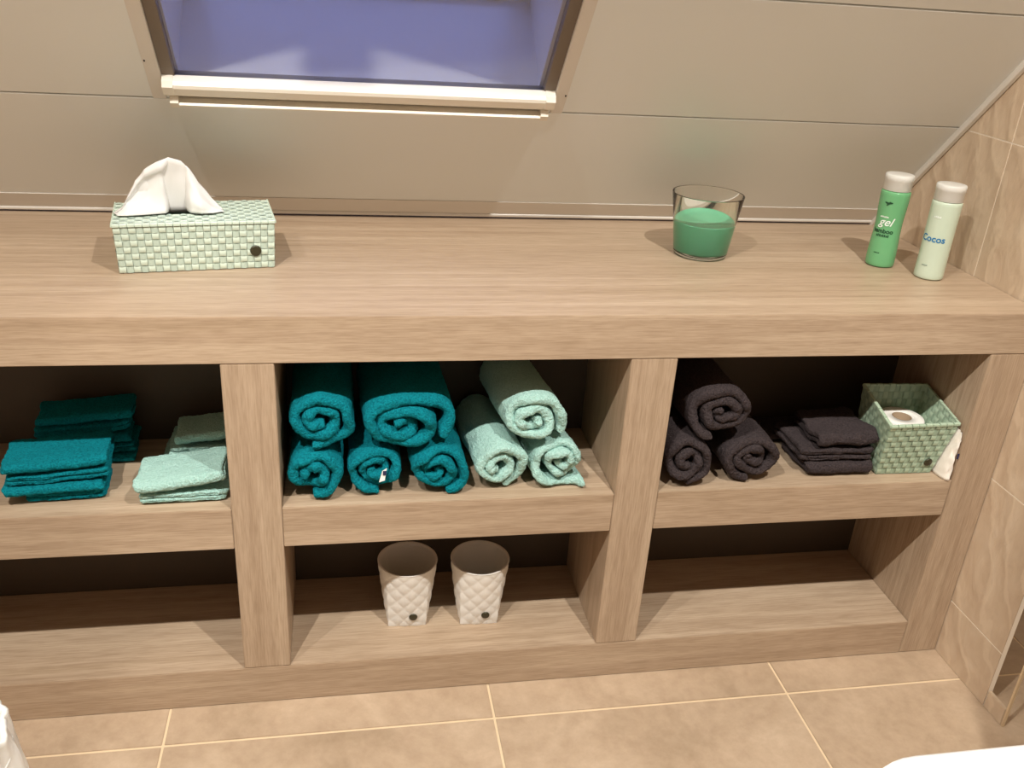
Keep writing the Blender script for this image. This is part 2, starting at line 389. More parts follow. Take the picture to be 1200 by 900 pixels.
# ------------------------------------------------------------------ towels: a thick ribbon swept along a flat path
PILE = bpy.data.textures.new('terry_pile', 'CLOUDS'); PILE.noise_scale = .0065; PILE.noise_depth = 2
def ribbon(name, path, t, w0, w1, org, A, B, W, m, parent=None, amp=.003, nsc=22, seed=0, edge=.006, round_ends=0., nlen=10, droop=None, ease=1.0, pile=.0035):
    A, B, W, org = map(Vector, (A, B, W, org)); n = len(path); h = t/2
    tg = []
    for i in range(n):
        a, b = path[max(0,i-1)], path[min(n-1,i+1)]
        d = Vector((b[0]-a[0], b[1]-a[1])); tg.append(d.normalized() if d.length > 1e-9 else Vector((1,0)))
    rows = []
    caps = [70, 45, 20]
    for c in caps: r = math.radians(c); rows.append((0, math.cos(r), -h*math.sin(r)))
    for i in range(n): rows.append((i, 1., 0.))
    for c in caps[::-1]: r = math.radians(c); rows.append((n-1, math.cos(r), h*math.sin(r)))
    bm = bmesh.new(); R = []; NC = 5
    tot = len(rows)
    for k, (i, sc, sh) in enumerate(rows):
        T = tg[i]; N = Vector((-T.y, T.x)); P = Vector(path[i]) + T*sh; sc *= 1 + .16*noise.noise((i*.21, seed*1.7, 2))
        f0 = w0 + edge*noise.noise((i*.13+seed, seed*3.1, 0)); f1 = w1 + edge*noise.noise((i*.13, seed*2.3+9, 0))
        if round_ends:
            u = min(k, tot-1-k)/tot; s_ = max(0., 1-u/.12); q = round_ends*s_*s_; f0 += q; f1 -= q
        ring = []
        for j in range(nlen+1): ring.append((f0+h+(f1-f0-t)*(j/nlen)**ease, 1.))
        for j in range(1, NC): a = PI*j/NC; ring.append((f1-h+h*math.sin(a), math.cos(a)))
        for j in range(nlen, -1, -1): ring.append((f0+h+(f1-f0-t)*(j/nlen)**ease, -1.))
        for j in range(1, NC): a = PI*j/NC; ring.append((f0+h-h*math.sin(a), -math.cos(a)))
        vs = []
        for wv, nvv in ring:
            q = P + N*(nvv*h*sc)
            p = org + A*q.x + B*q.y + W*wv
            if droop: p = droop(p, q, wv)
            p += noise.noise_vector((p*nsc) + Vector((seed*7.3, seed, 0)))*amp + noise.noise_vector(p*nsc*4 + Vector((0,seed,4)))*amp*.35
            vs.append(bm.verts.new(p))
        R.append(vs)
    L = len(R[0])
    for a, b in zip(R, R[1:]):
        for k in range(L): bm.faces.new((a[k], a[(k+1)%L], b[(k+1)%L], b[k]))
    bm.faces.new(R[0][::-1]); bm.faces.new(R[-1])
    o = bm_obj(name, bm, m, parent, True)
    sb = o.modifiers.new('smooth', 'SUBSURF'); sb.levels = sb.render_levels = 2
    dm = o.modifiers.new('pile', 'DISPLACE'); dm.texture = PILE; dm.texture_coords = 'GLOBAL'; dm.strength = pile; dm.mid_level = .5
    return o

def spiral(rx, rz, t, th_end, cw=1, drift=(0,0), lump=.06, seed=0, n=36, r0=.5):
    """2D spiral of touching layers, outside radius rx/rz, outer end at angle th_end (degrees)"""
    R = (rx+rz)/2 - t/2; turns = (R - r0*t)/(t*1.03); pts = []; N = int(turns*n)
    for i in range(N+1):
        q = i/N; ang = math.radians(th_end) - cw*2*PI*turns*(1-q)
        k = (r0*t + (R-r0*t)*q)*(1 + lump*noise.noise((math.cos(ang)*1.2+seed*5, math.sin(ang)*1.2, q)))
        x, z = k*math.cos(ang)*rx/((rx+rz)/2) + drift[0]*(1-q), k*math.sin(ang)*rz/((rx+rz)/2) + drift[1]*(1-q)
        w_ = noise.noise_vector((x*28+seed*3, z*28, seed))*.0035
        pts.append((x+w_.x, z+w_.y))
    return pts
def tail_to(pts, extra):
    """append free-hand tail points, rounded by subdivision"""
    P = [pts[-2], pts[-1]] + extra; out = pts[:]
    for i in range(1, len(P)-1):
        p0, p1, p2 = P[i-1], P[i], P[i+1]; p3 = P[min(i+2, len(P)-1)]
        for k in range(1, 7):
            u = k/6
            out.append(tuple(.5*((2*p1[d]) + (-p0[d]+p2[d])*u + (2*p0[d]-5*p1[d]+4*p2[d]-p3[d])*u*u + (-p0[d]+3*p1[d]-3*p2[d]+p3[d])*u**3) for d in (0,1)))
    return out

def roll(name, label, grp, m, cx, cz_, rx, rz, t, th_end, cw=1, drift=(0,0), y0=.03, y1=.25, seed=1, tail=None, lump=.16, floor_z=None, skew=0):
    p = spiral(rx, rz, t, th_end, cw, drift, lump, seed)
    if tail: p = tail_to(p, tail)
    if floor_z is not None:
        lo = floor_z - cz_ + t/2
        p = [(a, b if b > lo else lo + .08*(b-lo)) for a, b in p]
        p = [(a, max(b, lo)) for a, b in p]
    W = Vector((skew, 1, 0))
    return tag(ribbon(name, p, t*.94, 0, y1-y0, (cx, y0, cz_), (1,0,0), (0,0,1), W, m, None, .0034, 24, seed, .018, 0., 10, None, 1.7), label, 'towel', grp)

Zs = ST + .0025
gT, gM, gC = 'rolled teal bath towels in the upper middle bay', 'rolled mint bath towels in the upper middle bay', 'rolled charcoal towels in the upper bay'
t1 = roll('rolled_towel', 'rolled teal towel lying on the roll nearest the divider, upper row', gT, TEAL, -.2350, .5955, .0690, .0545, .0200, -95, -1, (0,.0), .026, .25, 1)
t3 = roll('rolled_towel', 'rolled teal towel on the shelf against the oak divider', gT, TEAL, -.2455, Zs+.0510, .0580, .0520, .0200, -84, -1, (-.006,0), .014, .25, 2, floor_z=Zs)
t4 = roll('rolled_towel', 'rolled teal towel with a white care label showing in its end', gT, TEAL, -.1360, Zs+.0465, .0575, .0465, .0160, -95, 1, (0,0), .030, .25, 3, floor_z=Zs)
t5 = roll('rolled_towel', 'rolled teal towel on the shelf beside the mint rolls', gT, TEAL, -.0245, Zs+.0490, .0620, .0500, .0170, -72, -1, (-.010,-.002), .016, .25, 4, floor_z=Zs, skew=-.04)
t2 = roll('rolled_towel', 'wide rolled teal towel lying across two rolls, upper row', gT, TEAL, -.0820, .5870, .0890, .0575, .0215, -28, -1, (-.014,-.008), .028, .25, 5, skew=-.04)
m1 = roll('rolled_towel', 'rolled mint towel on the shelf touching the teal rolls', gM, MINT, .0895, Zs+.0505, .0560, .0510, .0180, -72, -1, (-.006,-.002), .026, .25, 6, floor_z=Zs, skew=-.10)
m3 = roll('rolled_towel', 'rolled mint towel on the shelf with its loose end spread flat', gM, MINT, .2000, Zs+.0535, .0460, .0450, .0155, 175, 1, (.004,.002), .028, .25, 7, [(-.044,-.022),(-.020,-.044),(.03,-.045),(.042,-.045)], floor_z=Zs, skew=-.10)
m2 = roll('rolled_towel', 'rolled mint towel resting on top of the other two mint rolls', gM, MINT, .1450, .5870, .0700, .0530, .0195, -30, -1, (-.006,-.002), .030, .25, 8, skew=-.11)
c2 = roll('rolled_towel', 'rolled charcoal towel on the shelf against the divider', gC, CHAR, .4425, Zs+.0540, .0545, .0550, .0185, -80, -1, (0,0), .012, .23, 9, floor_z=Zs)
c3 = roll('rolled_towel', 'rolled charcoal towel on the shelf beside the folded charcoal cloths', gC, CHAR, .5810, Zs+.0500, .0680, .0510, .0180, 255, 1, (-.004,.004), .020, .23, 10, floor_z=Zs)
c1 = roll('rolled_towel', 'rolled charcoal towel resting on two charcoal rolls', gC, CHAR, .5050, .5945, .0750, .0545, .0195, 245, 1, (0,0), .022, .23, 11)
# care label in roll t4
bm = bmesh.new(); pts = [(-.137+.010,.022,Zs+.052),(-.137+.018,.021,Zs+.058),(-.137+.014,.016,Zs+.036),(-.137+.004,.017,Zs+.032)]
vs = [bm.verts.new(p) for p in pts]; vs2 = [bm.verts.new((p[0],p[1]+.0008,p[2])) for p in pts]
bm.faces.new(vs); bm.faces.new(vs2[::-1])
for i in range(4): bm.faces.new((vs[i],vs2[i],vs2[(i+1)%4],vs[(i+1)%4]))
lab = bm_obj('care_label', bm, WHITE, t4); lab['label'] = 'white care label'
bm = bmesh.new(); box(bm, -.1262,-.1198,.0172,.0180,Zs+.046,Zs+.0545); bm_obj('label_print', bm, NAVY, lab)

# folded wash cloths
def fold_path(L, t, lean=0.):
    h = t*.52; P = [(0,h)]
    for k in range(1,9): P.append((L*k/9, h))
    for k in range(0,9):
        a = -PI/2 + PI*k/8; P.append((L + h*math.cos(a), 2*h + h*math.sin(a)))
    for k in range(8,-1,-1): P.append((L*k/9, 3*h))
    return P
def cloth(name, label, grp, m, x0, y0, z0, wid, L, t, rz=0., seed=1, flip=False, amp=.0028, tilt=0., round_e=.012):
    """folded once; fold at the back (or at the front when flip)"""
    c, s = math.cos(rz), math.sin(rz)
    A = Vector((-s, c, 0)); W = Vector((c, s, 0)); org = Vector((x0, y0, z0))
    p = fold_path(L, t)
    if flip: org = org + A*L; A = -A
    dr = (lambda P_, q, wv: P_ + Vector((0,0,tilt*(wv/wid)**2 + .4*tilt*(q.x/L)))) if tilt else None
    return tag(ribbon(name, p, t, 0, wid, org, A, (0,0,1), W, m, None, amp, 30, seed, .006, round_e, 10, dr), label, 'washcloth', grp)
gt, gm, gc = 'folded teal washcloths', 'folded mint washcloths', 'folded charcoal washcloths'
# front teal pile
cloth('folded_washcloth', 'folded teal washcloth at the bottom of the front teal pile', gt, TEAL, -.728, .046, Zs+.001, .125, .092, .0080, .08, 21)
cloth('folded_washcloth', 'folded teal washcloth second from the bottom of the front teal pile', gt, TEAL, -.757, .036, Zs+.0185, .158, .094, .0080, .10, 22, True)
cloth('folded_washcloth', 'folded teal washcloth second from the top of the front teal pile', gt, TEAL, -.752, .040, Zs+.0365, .162, .094, .0080, .12, 23, tilt=.005)
cloth('folded_washcloth', 'folded teal washcloth on top of the front teal pile', gt, TEAL, -.756, .040, Zs+.0572, .166, .094, .0080, .12, 24, True, tilt=.005)
lab_t = ['at the bottom of the back teal pile', 'second from the bottom of the back teal pile', 'in the middle of the back teal pile', 'second from the top of the back teal pile', 'on top of the back teal pile']
for k in range(5):
    cloth('folded_washcloth', 'folded teal washcloth ' + lab_t[k], gt, TEAL, -.735+.004*math.sin(k*2), .163, Zs+.001+.0204*k, .160, .068, .0085, .10, 30+k, k%2 == 0, tilt=.006*(k>2))
# mint pile
cloth('folded_washcloth', 'folded mint washcloth at the bottom of the front mint pile', gm, MINT, -.540, .026, Zs+.001, .146, .094, .0088, .05, 41)
cloth('folded_washcloth', 'folded mint washcloth on top of the front mint pile', gm, MINT, -.545, .022, Zs+.0200, .148, .098, .0095, .06, 42, True, .004, tilt=.016)
lab_m = ['at the bottom of the back mint pile', 'in the middle of the back mint pile', 'on top of the back mint pile']
for k in range(3):
    cloth('folded_washcloth', 'folded mint washcloth ' + lab_m[k], gm, MINT, -.522+.012*k, .150, Zs+.001+.0205*k, .126-.01*k, .082, .0095, .05, 43+k, k%2==0, tilt=.012*(k>1))
# charcoal pile
cloth('folded_washcloth', 'folded charcoal washcloth at the bottom of its pile beside the woven basket', gc, CHAR, .704, .040, Zs+.002, .138, .112, .0125, .0, 51, True, .0045)
cloth('folded_washcloth', 'folded charcoal washcloth second in its pile beside the woven basket', gc, CHAR, .688, .045, Zs+.0300, .158, .112, .0120, .0, 52, False, .005)
cloth('folded_washcloth', 'rumpled charcoal washcloth on top of the pile beside the woven basket', gc, CHAR, .722, .050, Zs+.0580, .126, .108, .0120, .0, 53, True, .0065, tilt=.004)
cloth('folded_washcloth', 'charcoal washcloth folded behind the pile beside the woven basket', gc, CHAR, .662, .182, Zs+.002, .160, .05, .0125, .0, 54, True, .004)

# ------------------------------------------------------------------ woven strap work
def weave(bm, P, nu, nv, nrm, h=.0013, skip=None, phase=0, mi=(0,1)):
    """P(u,v) -> point for u,v in 0..1 ; alternate over/under strap cells as small pillows"""
    for i in range(nu):
        for j in range(nv):
            if skip and skip(i, j): continue
            over = (i+j+phase) % 2; G = 4 if over else 2; K = 2 if over else 4
            grid = []
            for a in range(G+1):
                row = []
                for b in range(K+1):
                    fu, fv = a/G, b/K
                    s = fu if over else fv; q = fv if over else fu
                    hh = h*(math.sin(PI*s)**.6*(1 if True else 0) - .35) * (1 - .25*abs(2*q-1)**4)
                    e = .035
                    uu = (i + e + (1-2*e)*fu)/nu; vv = (j + e + (1-2*e)*fv)/nv
                    row.append(bm.verts.new(Vector(P(uu,vv)) + Vector(nrm(uu,vv))*hh))
                grid.append(row)
            for a in range(G):
                for b in range(K):
                    f = bm.faces.new((grid[a][b],grid[a+1][b],grid[a+1][b+1],grid[a][b+1])); f.material_index = mi[over]; f.smooth = True
def bil(a, b, c, d):
    a, b, c, d = map(Vector, (a,b,c,d))
    return lambda u,v: a*(1-u)*(1-v) + b*u*(1-v) + c*u*v + d*(1-u)*v
def rim_caps(bm, p, q, n, up, out, wdt=.0045, hgt=.0022, gap=.06, mi=0):
    """row of strap ends folded over an edge from p to q"""
    p, q, up, out = map(Vector, (p,q,up,out)); d = (q-p)
    for k in range(n):
        a = p + d*((k+gap)/n); b = p + d*((k+1-gap)/n); hk = hgt*(1 if k%2 else .45)
        prof = [(-wdt,-.0034),(-wdt,hk*.3),(-wdt*.5,hk),(wdt*.5,hk),(wdt,hk*.3),(wdt,-.0034)]
        A = [bm.verts.new(a+out*x+up*z) for x,z in prof]; B = [bm.verts.new(b+out*x+up*z) for x,z in prof]
        for f in [A, B[::-1]] + [(A[i],A[i+1],B[i+1],B[i]) for i in range(len(prof)-1)]:
            bm.faces.new(f).material_index = mi

# ---- tissue box
ang = math.atan2(.246-.204, -.309+.571)
tb = thing('tissue_box', 'pale green woven tissue box with hinged lid standing on the worktop', 'tissue box', (-.440, .225, H), ang)
LX, LY, HT = .1335, .150, .083          # half length, depth, height of the body
bx_, by = LX-.003, .003                 # slight taper at the bottom
def c3d(t): return [(-(bx_ + (LX-bx_)*t), by*(1-t), HT*t), (bx_+(LX-bx_)*t, by*(1-t), HT*t), (bx_+(LX-bx_)*t, LY-by*(1-t), HT*t), (-(bx_+(LX-bx_)*t), LY-by*(1-t), HT*t)]
b0, b1 = c3d(0), c3d(1); b0 = [(x,y,.0012) for x,y,_ in b0]
bm = bmesh.new()
ins = .0012
for k, (nu, nrm) in enumerate(((22,(0,-1,0)),(13,(1,0,0)),(22,(0,1,0)),(13,(-1,0,0)))):
    a, b, c, d = b0[k], b0[(k+1)%4], b1[(k+1)%4], b1[k]
    weave(bm, bil(a,b,c,d), nu, 7, lambda u,v,nn_=nrm: nn_, .0016, phase=k)
cor = []
for z, fr in ((.0012,b0),(HT,b1)): cor.append([bm.verts.new((x*(1-.0022/LX), y + (.0018 if y < .07 else -.0018), z)) for x,y,_ in fr])
for k in range(4):
    bm.faces.new((cor[0][k],cor[0][(k+1)%4],cor[1][(k+1)%4],cor[1][k])).material_index = 1
bm.faces.new(cor[0])
body = bm_obj('body', bm, [STRAP_A, STRAP_B], tb, recalc=False)
# lid with slot
bm = bmesh.new(); lz = HT+.0042; ex = .0012
LC = [(-LX-ex,-ex,lz),(LX+ex,-ex,lz),(LX+ex,LY+ex,lz),(-LX-ex,LY+ex,lz)]
slot = lambda i,j: 5 <= i <= 14 and 5 <= j <= 6
weave(bm, bil(*LC), 22, 12, lambda u,v: (0,0,1), .0018, slot)
# lid board under the straps, with the slot left open
sx0, sx1 = -LX-ex+(2*LX+2*ex)*5/22, -LX-ex+(2*LX+2*ex)*15/22; sy0, sy1 = -ex+(LY+2*ex)*5/12, -ex+(LY+2*ex)*7/12
for a in ((-LX-ex,LX+ex,-ex,sy0),(-LX-ex,LX+ex,sy1,LY+ex),(-LX-ex,sx0,sy0,sy1),(sx1,LX+ex,sy0,sy1)): box(bm, *a, lz-.0032, lz-.0004, 1)
for p, q, out, n in (((-LX-ex,-ex,lz),(LX+ex,-ex,lz),(0,-1,0),22),((LX+ex,-ex,lz),(LX+ex,LY+ex,lz),(1,0,0),12),((-LX-ex,-ex,lz),(-LX-ex,LY+ex,lz),(-1,0,0),12)):
    rim_caps(bm, p, q, n, (0,0,1), out, .0016, .0018)
lid = bm_obj('lid', bm, [STRAP_A, STRAP_B], tb)
disc_badge(tb, (.0985, -.0006, .034), (0,-1,0), .0098)
# tissue pulled out of the slot
def tissue():
    t = thing('paper_tissue', 'white paper tissue pulled up through the tissue box lid', 'tissue', (-.440+.0, .225, H), ang)
    bm = bmesh.new(); NA, NB = 66, 26
    z0 = HT + .0072
    RID = [(-.1319,.0902),(-.1169,.1005),(-.1048,.1228),(-.0925,.1479),(-.0767,.1669),(-.0546,.1814),(-.0344,.1901),(-.0141,.1826),(.0013,.1647),(.015,.1404),(.0304,.1141),(.0504,.0925)]
    HEM = [(-.1319,.064),(-.1270,.045),(-.1120,.043),(-.0886,.046),(-.0680,.050),(-.0465,.054),(-.0360,.079),(-.0177,.082),(-.0060,.052),(.0130,.044),(.0330,.047),(.0504,.058)]
    def at(L, a):
        f = a*(len(L)-1); i = min(int(f), len(L)-2); u = f-i; u = u*u*(3-2*u)*.35 + u*.65
        return tuple(L[i][k]*(1-u) + L[i+1][k]*u for k in (0,1))
    def P(a, b):
        rx_, rz_ = at(RID, a); hx, hy = at(HEM, a)
        if b <= .4:            # back panel rising out of the slot
            u = b/.4; p = Vector((rx_*(.8+.2*u) - .010*(1-u), .083 - .013*u, z0 - .005 + (rz_ - z0 + .005)*u**.9))
        else:
            u = (b-.4)/.6
            dp = .017*math.exp(-((a-.33)/.11)**2)*math.sin(PI*u) - .011*math.exp(-((a-.80)/.09)**2)*math.sin(PI*u)
            gul = .034*max(0, 1-(abs(a-.585)/.10)**2)*min(1, u*1.7)
            lip = -.009*math.exp(-((u-.16)/.09)**2)*(a < .55)
            p = Vector((rx_ + (hx-rx_)*u, .070 + (hy-.070)*u**1.1 + gul + dp + lip, rz_ + (z0+.0012-rz_)*u))
        n_ = noise.noise_vector((a*7, b*5, 3.))*.0035 + noise.noise_vector((a*17, b*11, 9.))*.0012
        p = p + Vector((n_.x, n_.y, 0))*(.3 + math.sin(PI*min(b,1)))
        if b > .4: p.z = max(p.z, z0+.0012)
        return p
    V = [[bm.verts.new(P(i/NA, j/NB)) for j in range(NB+1)] for i in range(NA+1)]
    for i in range(NA):
        for j in range(NB): bm.faces.new((V[i][j],V[i+1][j],V[i+1][j+1],V[i][j+1]))
    o = bm_obj('sheet', bm, TISSUE, t, True)
    md = o.modifiers.new('thickness', 'SOLIDIFY'); md.thickness = .0006; md.offset = 0
tissue()

# ---- woven basket with toilet roll
kb = thing('woven_basket', 'open green woven basket holding a toilet roll in the upper bay', 'basket', (.856, .034, ST+.0005))
B0 = [(0,0,.001),(.120,-.002,.001),(.120,.098,.001),(.002,.098,.001)]; B1 = [(-.009,-.021,.120),(.143,-.017,.120),(.1425,.108,.1475),(.000,.113,.1475)]
bm = bmesh.new()
nr = [Vector((0,-1,-.17)).normalized(),Vector((1,0,-.19)).normalized(),Vector((0,1,-.1)).normalized(),Vector((-1,0,-.06)).normalized()]
for k in range(4):
    a,b,c,d = B0[k],B0[(k+1)%4],B1[(k+1)%4],B1[k]
    weave(bm, bil(a,b,c,d), 12, 9, lambda u,v,q=nr[k]: q, .0013, phase=k)
    off = lambda p, q=nr[k]: Vector(p) - q*.0026
    P_ = bil(off(a),off(b),off(c),off(d)); weave(bm, P_, 12, 9, lambda u,v,q=nr[k]: -q, .0014, phase=k)
    off2 = lambda p, q=nr[k], s=.0008: Vector(p) - q*s
    for s in (.0008, .0018): bm.faces.new([bm.verts.new(off2(p, nr[k], s)) for p in (a,b,c,d)]).material_index = 1
    rim_caps(bm, Vector(d)-nr[k]*.0013, Vector(c)-nr[k]*.0013, 10, (0,0,1), nr[k], .0032, .0016)
bm.faces.new([bm.verts.new(p) for p in B0]).material_index = 1
bm_obj('woven_body', bm, [SAGE_A, SAGE_B], kb, recalc=False)
disc_badge(kb, (.1035, -.0085, .029), (0,-1,-.17), .0088)
tr_ = thing('toilet_roll', 'white toilet roll standing inside the green woven basket', 'toilet roll', (.9165, .0835, ST+.0030))
bm = bmesh.new(); lathe(bm, [(.0195,.001),(.0420,.001),(.0438,.004),(.0438,.0995),(.0420,.102),(.0195,.102)], 48, close=True); bm_obj('paper', bm, PAPER, tr_, True)
bm = bmesh.new(); lathe(bm, [(.0178,.001),(.0193,.001),(.0193,.1015),(.0178,.1015)], 40, close=True); bm_obj('core', bm, CORE, tr_, True)
# white cotton pouch squeezed in beside it
bm = bmesh.new(); NU, NV = 30, 20
V = []
for i in range(NU):
    th = 2*PI*i/NU; row = []
    for j in range(NV+1):
        q = j/NV; xl = .9800 + .0190*q + .0008; xr = 1.0042
        cx_, hw = (xl+xr)/2, max((xr-xl)/2, .0012); k = math.sin(PI*min(1,(q*.8+.2)))**.4
        p = Vector((cx_ + hw*math.cos(th)*k, .034 + .036*math.sin(th)*(1-.25*q), .001 + .104*q))
        nz = noise.noise_vector(Vector((math.cos(th)*2, math.sin(th)*2.5, q*7)))
        p += Vector((nz.x*.0008, nz.y*.007, nz.z*.004*(q > .05)))
        row.append(bm.verts.new(p - Vector((.9916, .034, 0))))
    V.append(row)
for i in range(NU):
    for j in range(NV): bm.faces.new((V[i][j],V[(i+1)%NU][j],V[(i+1)%NU][j+1],V[i][j+1]))
bm.faces.new([V[i][0] for i in range(NU)][::-1]); bm.faces.new([V[i][NV] for i in range(NU)])
pouch = thing('cloth_pouch', 'crumpled white cotton pouch between the green basket and the side panel', 'pouch', (.9916, .034, ST+.0002))
bm_obj('fabric', bm, COTTON, pouch, True)
bm = bmesh.new(); box(bm, .0072,.0112,-.0350,-.0342,.050,.062); bm_obj('woven_label', bm, NAVY, pouch)

# ---- white woven cups
def cup(label, loc, rz):
    t = thing('woven_cup', label, 'cup', loc, rz, 'white woven cups in the lower middle bay')
    HC = .1375
    def prof(th, s, off=0):
        # rounded square at the foot, circle at the rim
        c, s_ = math.cos(th), math.sin(th)
        sq = .0395/max(abs(c), abs(s_))**.86; ci = .0595
        k = min(1, s*1.0)**.75
        r = sq*(1-k) + ci*k + off
        return Vector((r*c, r*s_, HC*s + .0005))
    bm = bmesh.new(); NT, NZ = 22*8, 72; grid = []
    for j in range(NZ+1):
        q = j/NZ; row = []
        for i in range(NT):
            u = i/16; v = q*4.0; a_, b_ = math.cos(PI*(u+v)), math.cos(PI*(u-v))
            h = .0017*(abs(a_*b_)**.6 - .3)*min(1, (1-q)*14)
            row.append(bm.verts.new(prof(2*PI*i/NT, q, h)))
        grid.append(row)
    for j in range(NZ):
        for i in range(NT):
            f = bm.faces.new((grid[j][i],grid[j][(i+1)%NT],grid[j+1][(i+1)%NT],grid[j+1][i])); f.smooth = True
    N = 72; rings = [[bm.verts.new(prof(2*PI*k/N, s, o)) for k in range(N)] for s, o in ((0,-.0012),(1,-.0010),(1.006,.001),(1.012,.0002),(1.008,-.003),(.95,-.0038),(.5,-.0036),(.02,-.0036))]
    for a, b in zip(rings, rings[1:]):
        for k in range(N): f = bm.faces.new((a[k],a[(k+1)%N],b[(k+1)%N],b[k])); f.smooth = True
    bm.faces.new(rings[0][::-1]); bm.faces.new(rings[-1])
    bm_obj('woven_body', bm, WSTRAP, t, recalc=False)
    disc_badge(t, (.012, -.0462, .028), (0,-1,-.14), .0085)
    for th in (8, 12, 62, 118, 168, 172):
        p = prof(math.radians(th), 1.0, .0006); b2 = bmesh.new(); bmesh.ops.create_icosphere(b2, subdivisions=1, radius=.0012, matrix=Matrix.Translation(p)); bm_obj('strap_hole', b2, DARKIN, t)
    return t
cup('white woven cup with bronze badge, nearer the divider beside the washcloth bay', (-.0715, .130, PT), math.radians(-3))
cup('white woven cup with bronze badge, farther along from the washcloth bay', (.0755, .122, PT), math.radians(-3))

# ---- candle in a glass
cn = thing('candle_glass', 'green candle in a clear glass tumbler on the worktop', 'candle', (.544, .352, H))
GLASS = mat('clear_glass', (250,252,250), .0, Transmission_Weight=1.0, IOR=1.45)
WAX = mat('green_wax', (110,188,148), .45); bsdf(WAX).inputs['Subsurface Weight'].default_value = .25; bsdf(WAX).inputs['Subsurface Radius'].default_value = (.01,.02,.012)
bm = bmesh.new()
lathe(bm, [(0,.0005),(.050,.0005),(.0545,.003),(.0560,.010),(.0640,.070),(.0728,.1275),(.0726,.1290),(.0718,.1290),(.0714,.1275),(.0626,.070),(.0546,.0125),(.0505,.0105),(0,.0105)], 64)
bm_obj('tumbler', bm, GLASS, cn, True)
bm = bmesh.new()
lathe(bm, [(0,.0102),(.0500,.0102),(.0550,.0127),(.0630,.070),(.0633,.0722),(.0612,.0728),(.0590,.0718),(.03,.0716),(0,.0716)], 64)
bm_obj('wax', bm, WAX, cn, True)

# ---- bottles
def text_mesh(txt, size, shear=0, bold=0):
    cu = bpy.data.curves.new('txt', 'FONT'); cu.body = txt; cu.size = size; cu.align_x = 'CENTER'; cu.align_y = 'CENTER'; cu.shear = shear; cu.offset = bold; cu.resolution_u = 3
    o = bpy.data.objects.new('txt', cu); COL.objects.link(o)
    dg = bpy.context.evaluated_depsgraph_get(); dg.update()
    me = bpy.data.meshes.new_from_object(o.evaluated_get(dg)); bpy.data.objects.remove(o); return me
def wrap(me, rad, az, z):
    """bend flat lettering around a vertical cylinder, centred on azimuth az"""
    for v in me.vertices:
        a = az + v.co.x/rad(z + v.co.y); zz = z + v.co.y; r = rad(zz) + .0007
        v.co = Vector((r*math.cos(a), r*math.sin(a), zz))
    return me
def bottle(name, label, loc, bodymat, capmat, rad, liquid, lean=(0,0)):
    t = thing(name, label, 'bottle', loc); t.rotation_euler = (lean[0], lean[1], 0)
    bm = bmesh.new(); pr = [(0,.0006),(rad(0)-.004,.0006),(rad(0)-.001,.002),(rad(.004),.004)]
    for k in range(1, 24): z = .004 + .151*k/24; pr.append((rad(z), z))
    pr += [(rad(.155),.155),(rad(.155)-.0015,.1575),(.018,.158),(.018,.164),(0,.164)]
    lathe(bm, pr, 56); bm_obj('bottle_body', bm, bodymat, t, True)
    bm = bmesh.new(); rc = .0276
    lathe(bm, [(.0188,.1585),(rc-.0005,.1585),(rc,.1592),(rc,.178),(rc+.0006,.1786),(rc+.0006,.1885),(rc-.001,.1902),(rc-.004,.1908),(0,.1908),(0,.1895),(rc-.0035,.1893),(rc-.0025,.187),(rc-.0025,.163),(.0188,.163)], 56)
    bm_obj('cap', bm, capmat, t, True)
    return t
CAPM = mat('frosted_clear_plastic', (248,246,240), .3, Transmission_Weight=.30, IOR=1.35)
GREENB = mat('green_shower_gel_bottle', (112,177,125), .22); bsdf(GREENB).inputs['Subsurface Weight'].default_value = .15; bsdf(GREENB).inputs['Subsurface Radius'].default_value = (.01,.02,.01)
WHITEB = mat('milky_white_bottle', (202,216,196), .28)
INK_D = mat('dark_green_ink', (22,72,44), .5); INK_W = mat('white_ink', (240,246,240), .5); INK_B = mat('blue_ink', (30,120,176), .5); INK_G = mat('grey_ink', (120,140,130), .6)
radg = lambda z: .0285 + .0012*math.cos((z-.02)/.15*2*PI*1.15) - .0007
radw = lambda z: .0284 - .0006*math.sin(z/.155*PI)
bg_ = bottle('shower_gel_bottle', 'green bamboo shower gel bottle with clear cap on the worktop', (.9215, .292, H), GREENB, CAPM, radg, None)
bw_ = bottle('body_lotion_bottle', 'milky white coconut bottle with frosted cap by the tiled wall', (.984, .211, H), WHITEB, CAPM, radw, None)
def letter(parent, txt, size, z, az, rad, m, shear=0, bold=0):
    new_obj('lettering', wrap(text_mesh(txt, size, shear, bold), rad, az, z), m, parent)
def small_print(parent, n, wd, ht, z, az, rad, m):
    """print too small to read in the photograph: a row of tiny marks"""
    vs, fs = [], []
    for k in range(n):
        x0 = -wd/2 + wd*k/n; x1 = x0 + wd/n*.72; hk = ht*(1 if k % 3 else .75); b = len(vs)
        vs += [(x0,-ht/2,0),(x1,-ht/2,0),(x1,-ht/2+hk,0),(x0,-ht/2+hk,0)]; fs.append((b,b+1,b+2,b+3))
    me = bpy.data.meshes.new('small_print'); me.from_pydata(vs, [], fs)
    new_obj('small_print', wrap(me, rad, az, z), m, parent)
azg = math.atan2(-1.382-.292, -.188-.9215); azw = math.atan2(-1.382-.211, -.188-.984)
o1 = math.radians(-14)
letter(bg_, 'gel', .0235, .0955, azg+o1, radg, INK_W, .35, .0002)
letter(bg_, 'bamboo', .0125, .0765, azg+o1-.06, radg, INK_D, 0, .0004)
small_print(bg_, 8, 0.026, 0.0052, .0675, azg+o1, radg, INK_D)
small_print(bg_, 7, 0.018, 0.003, .106, azg+o1-.15, radg, INK_W)
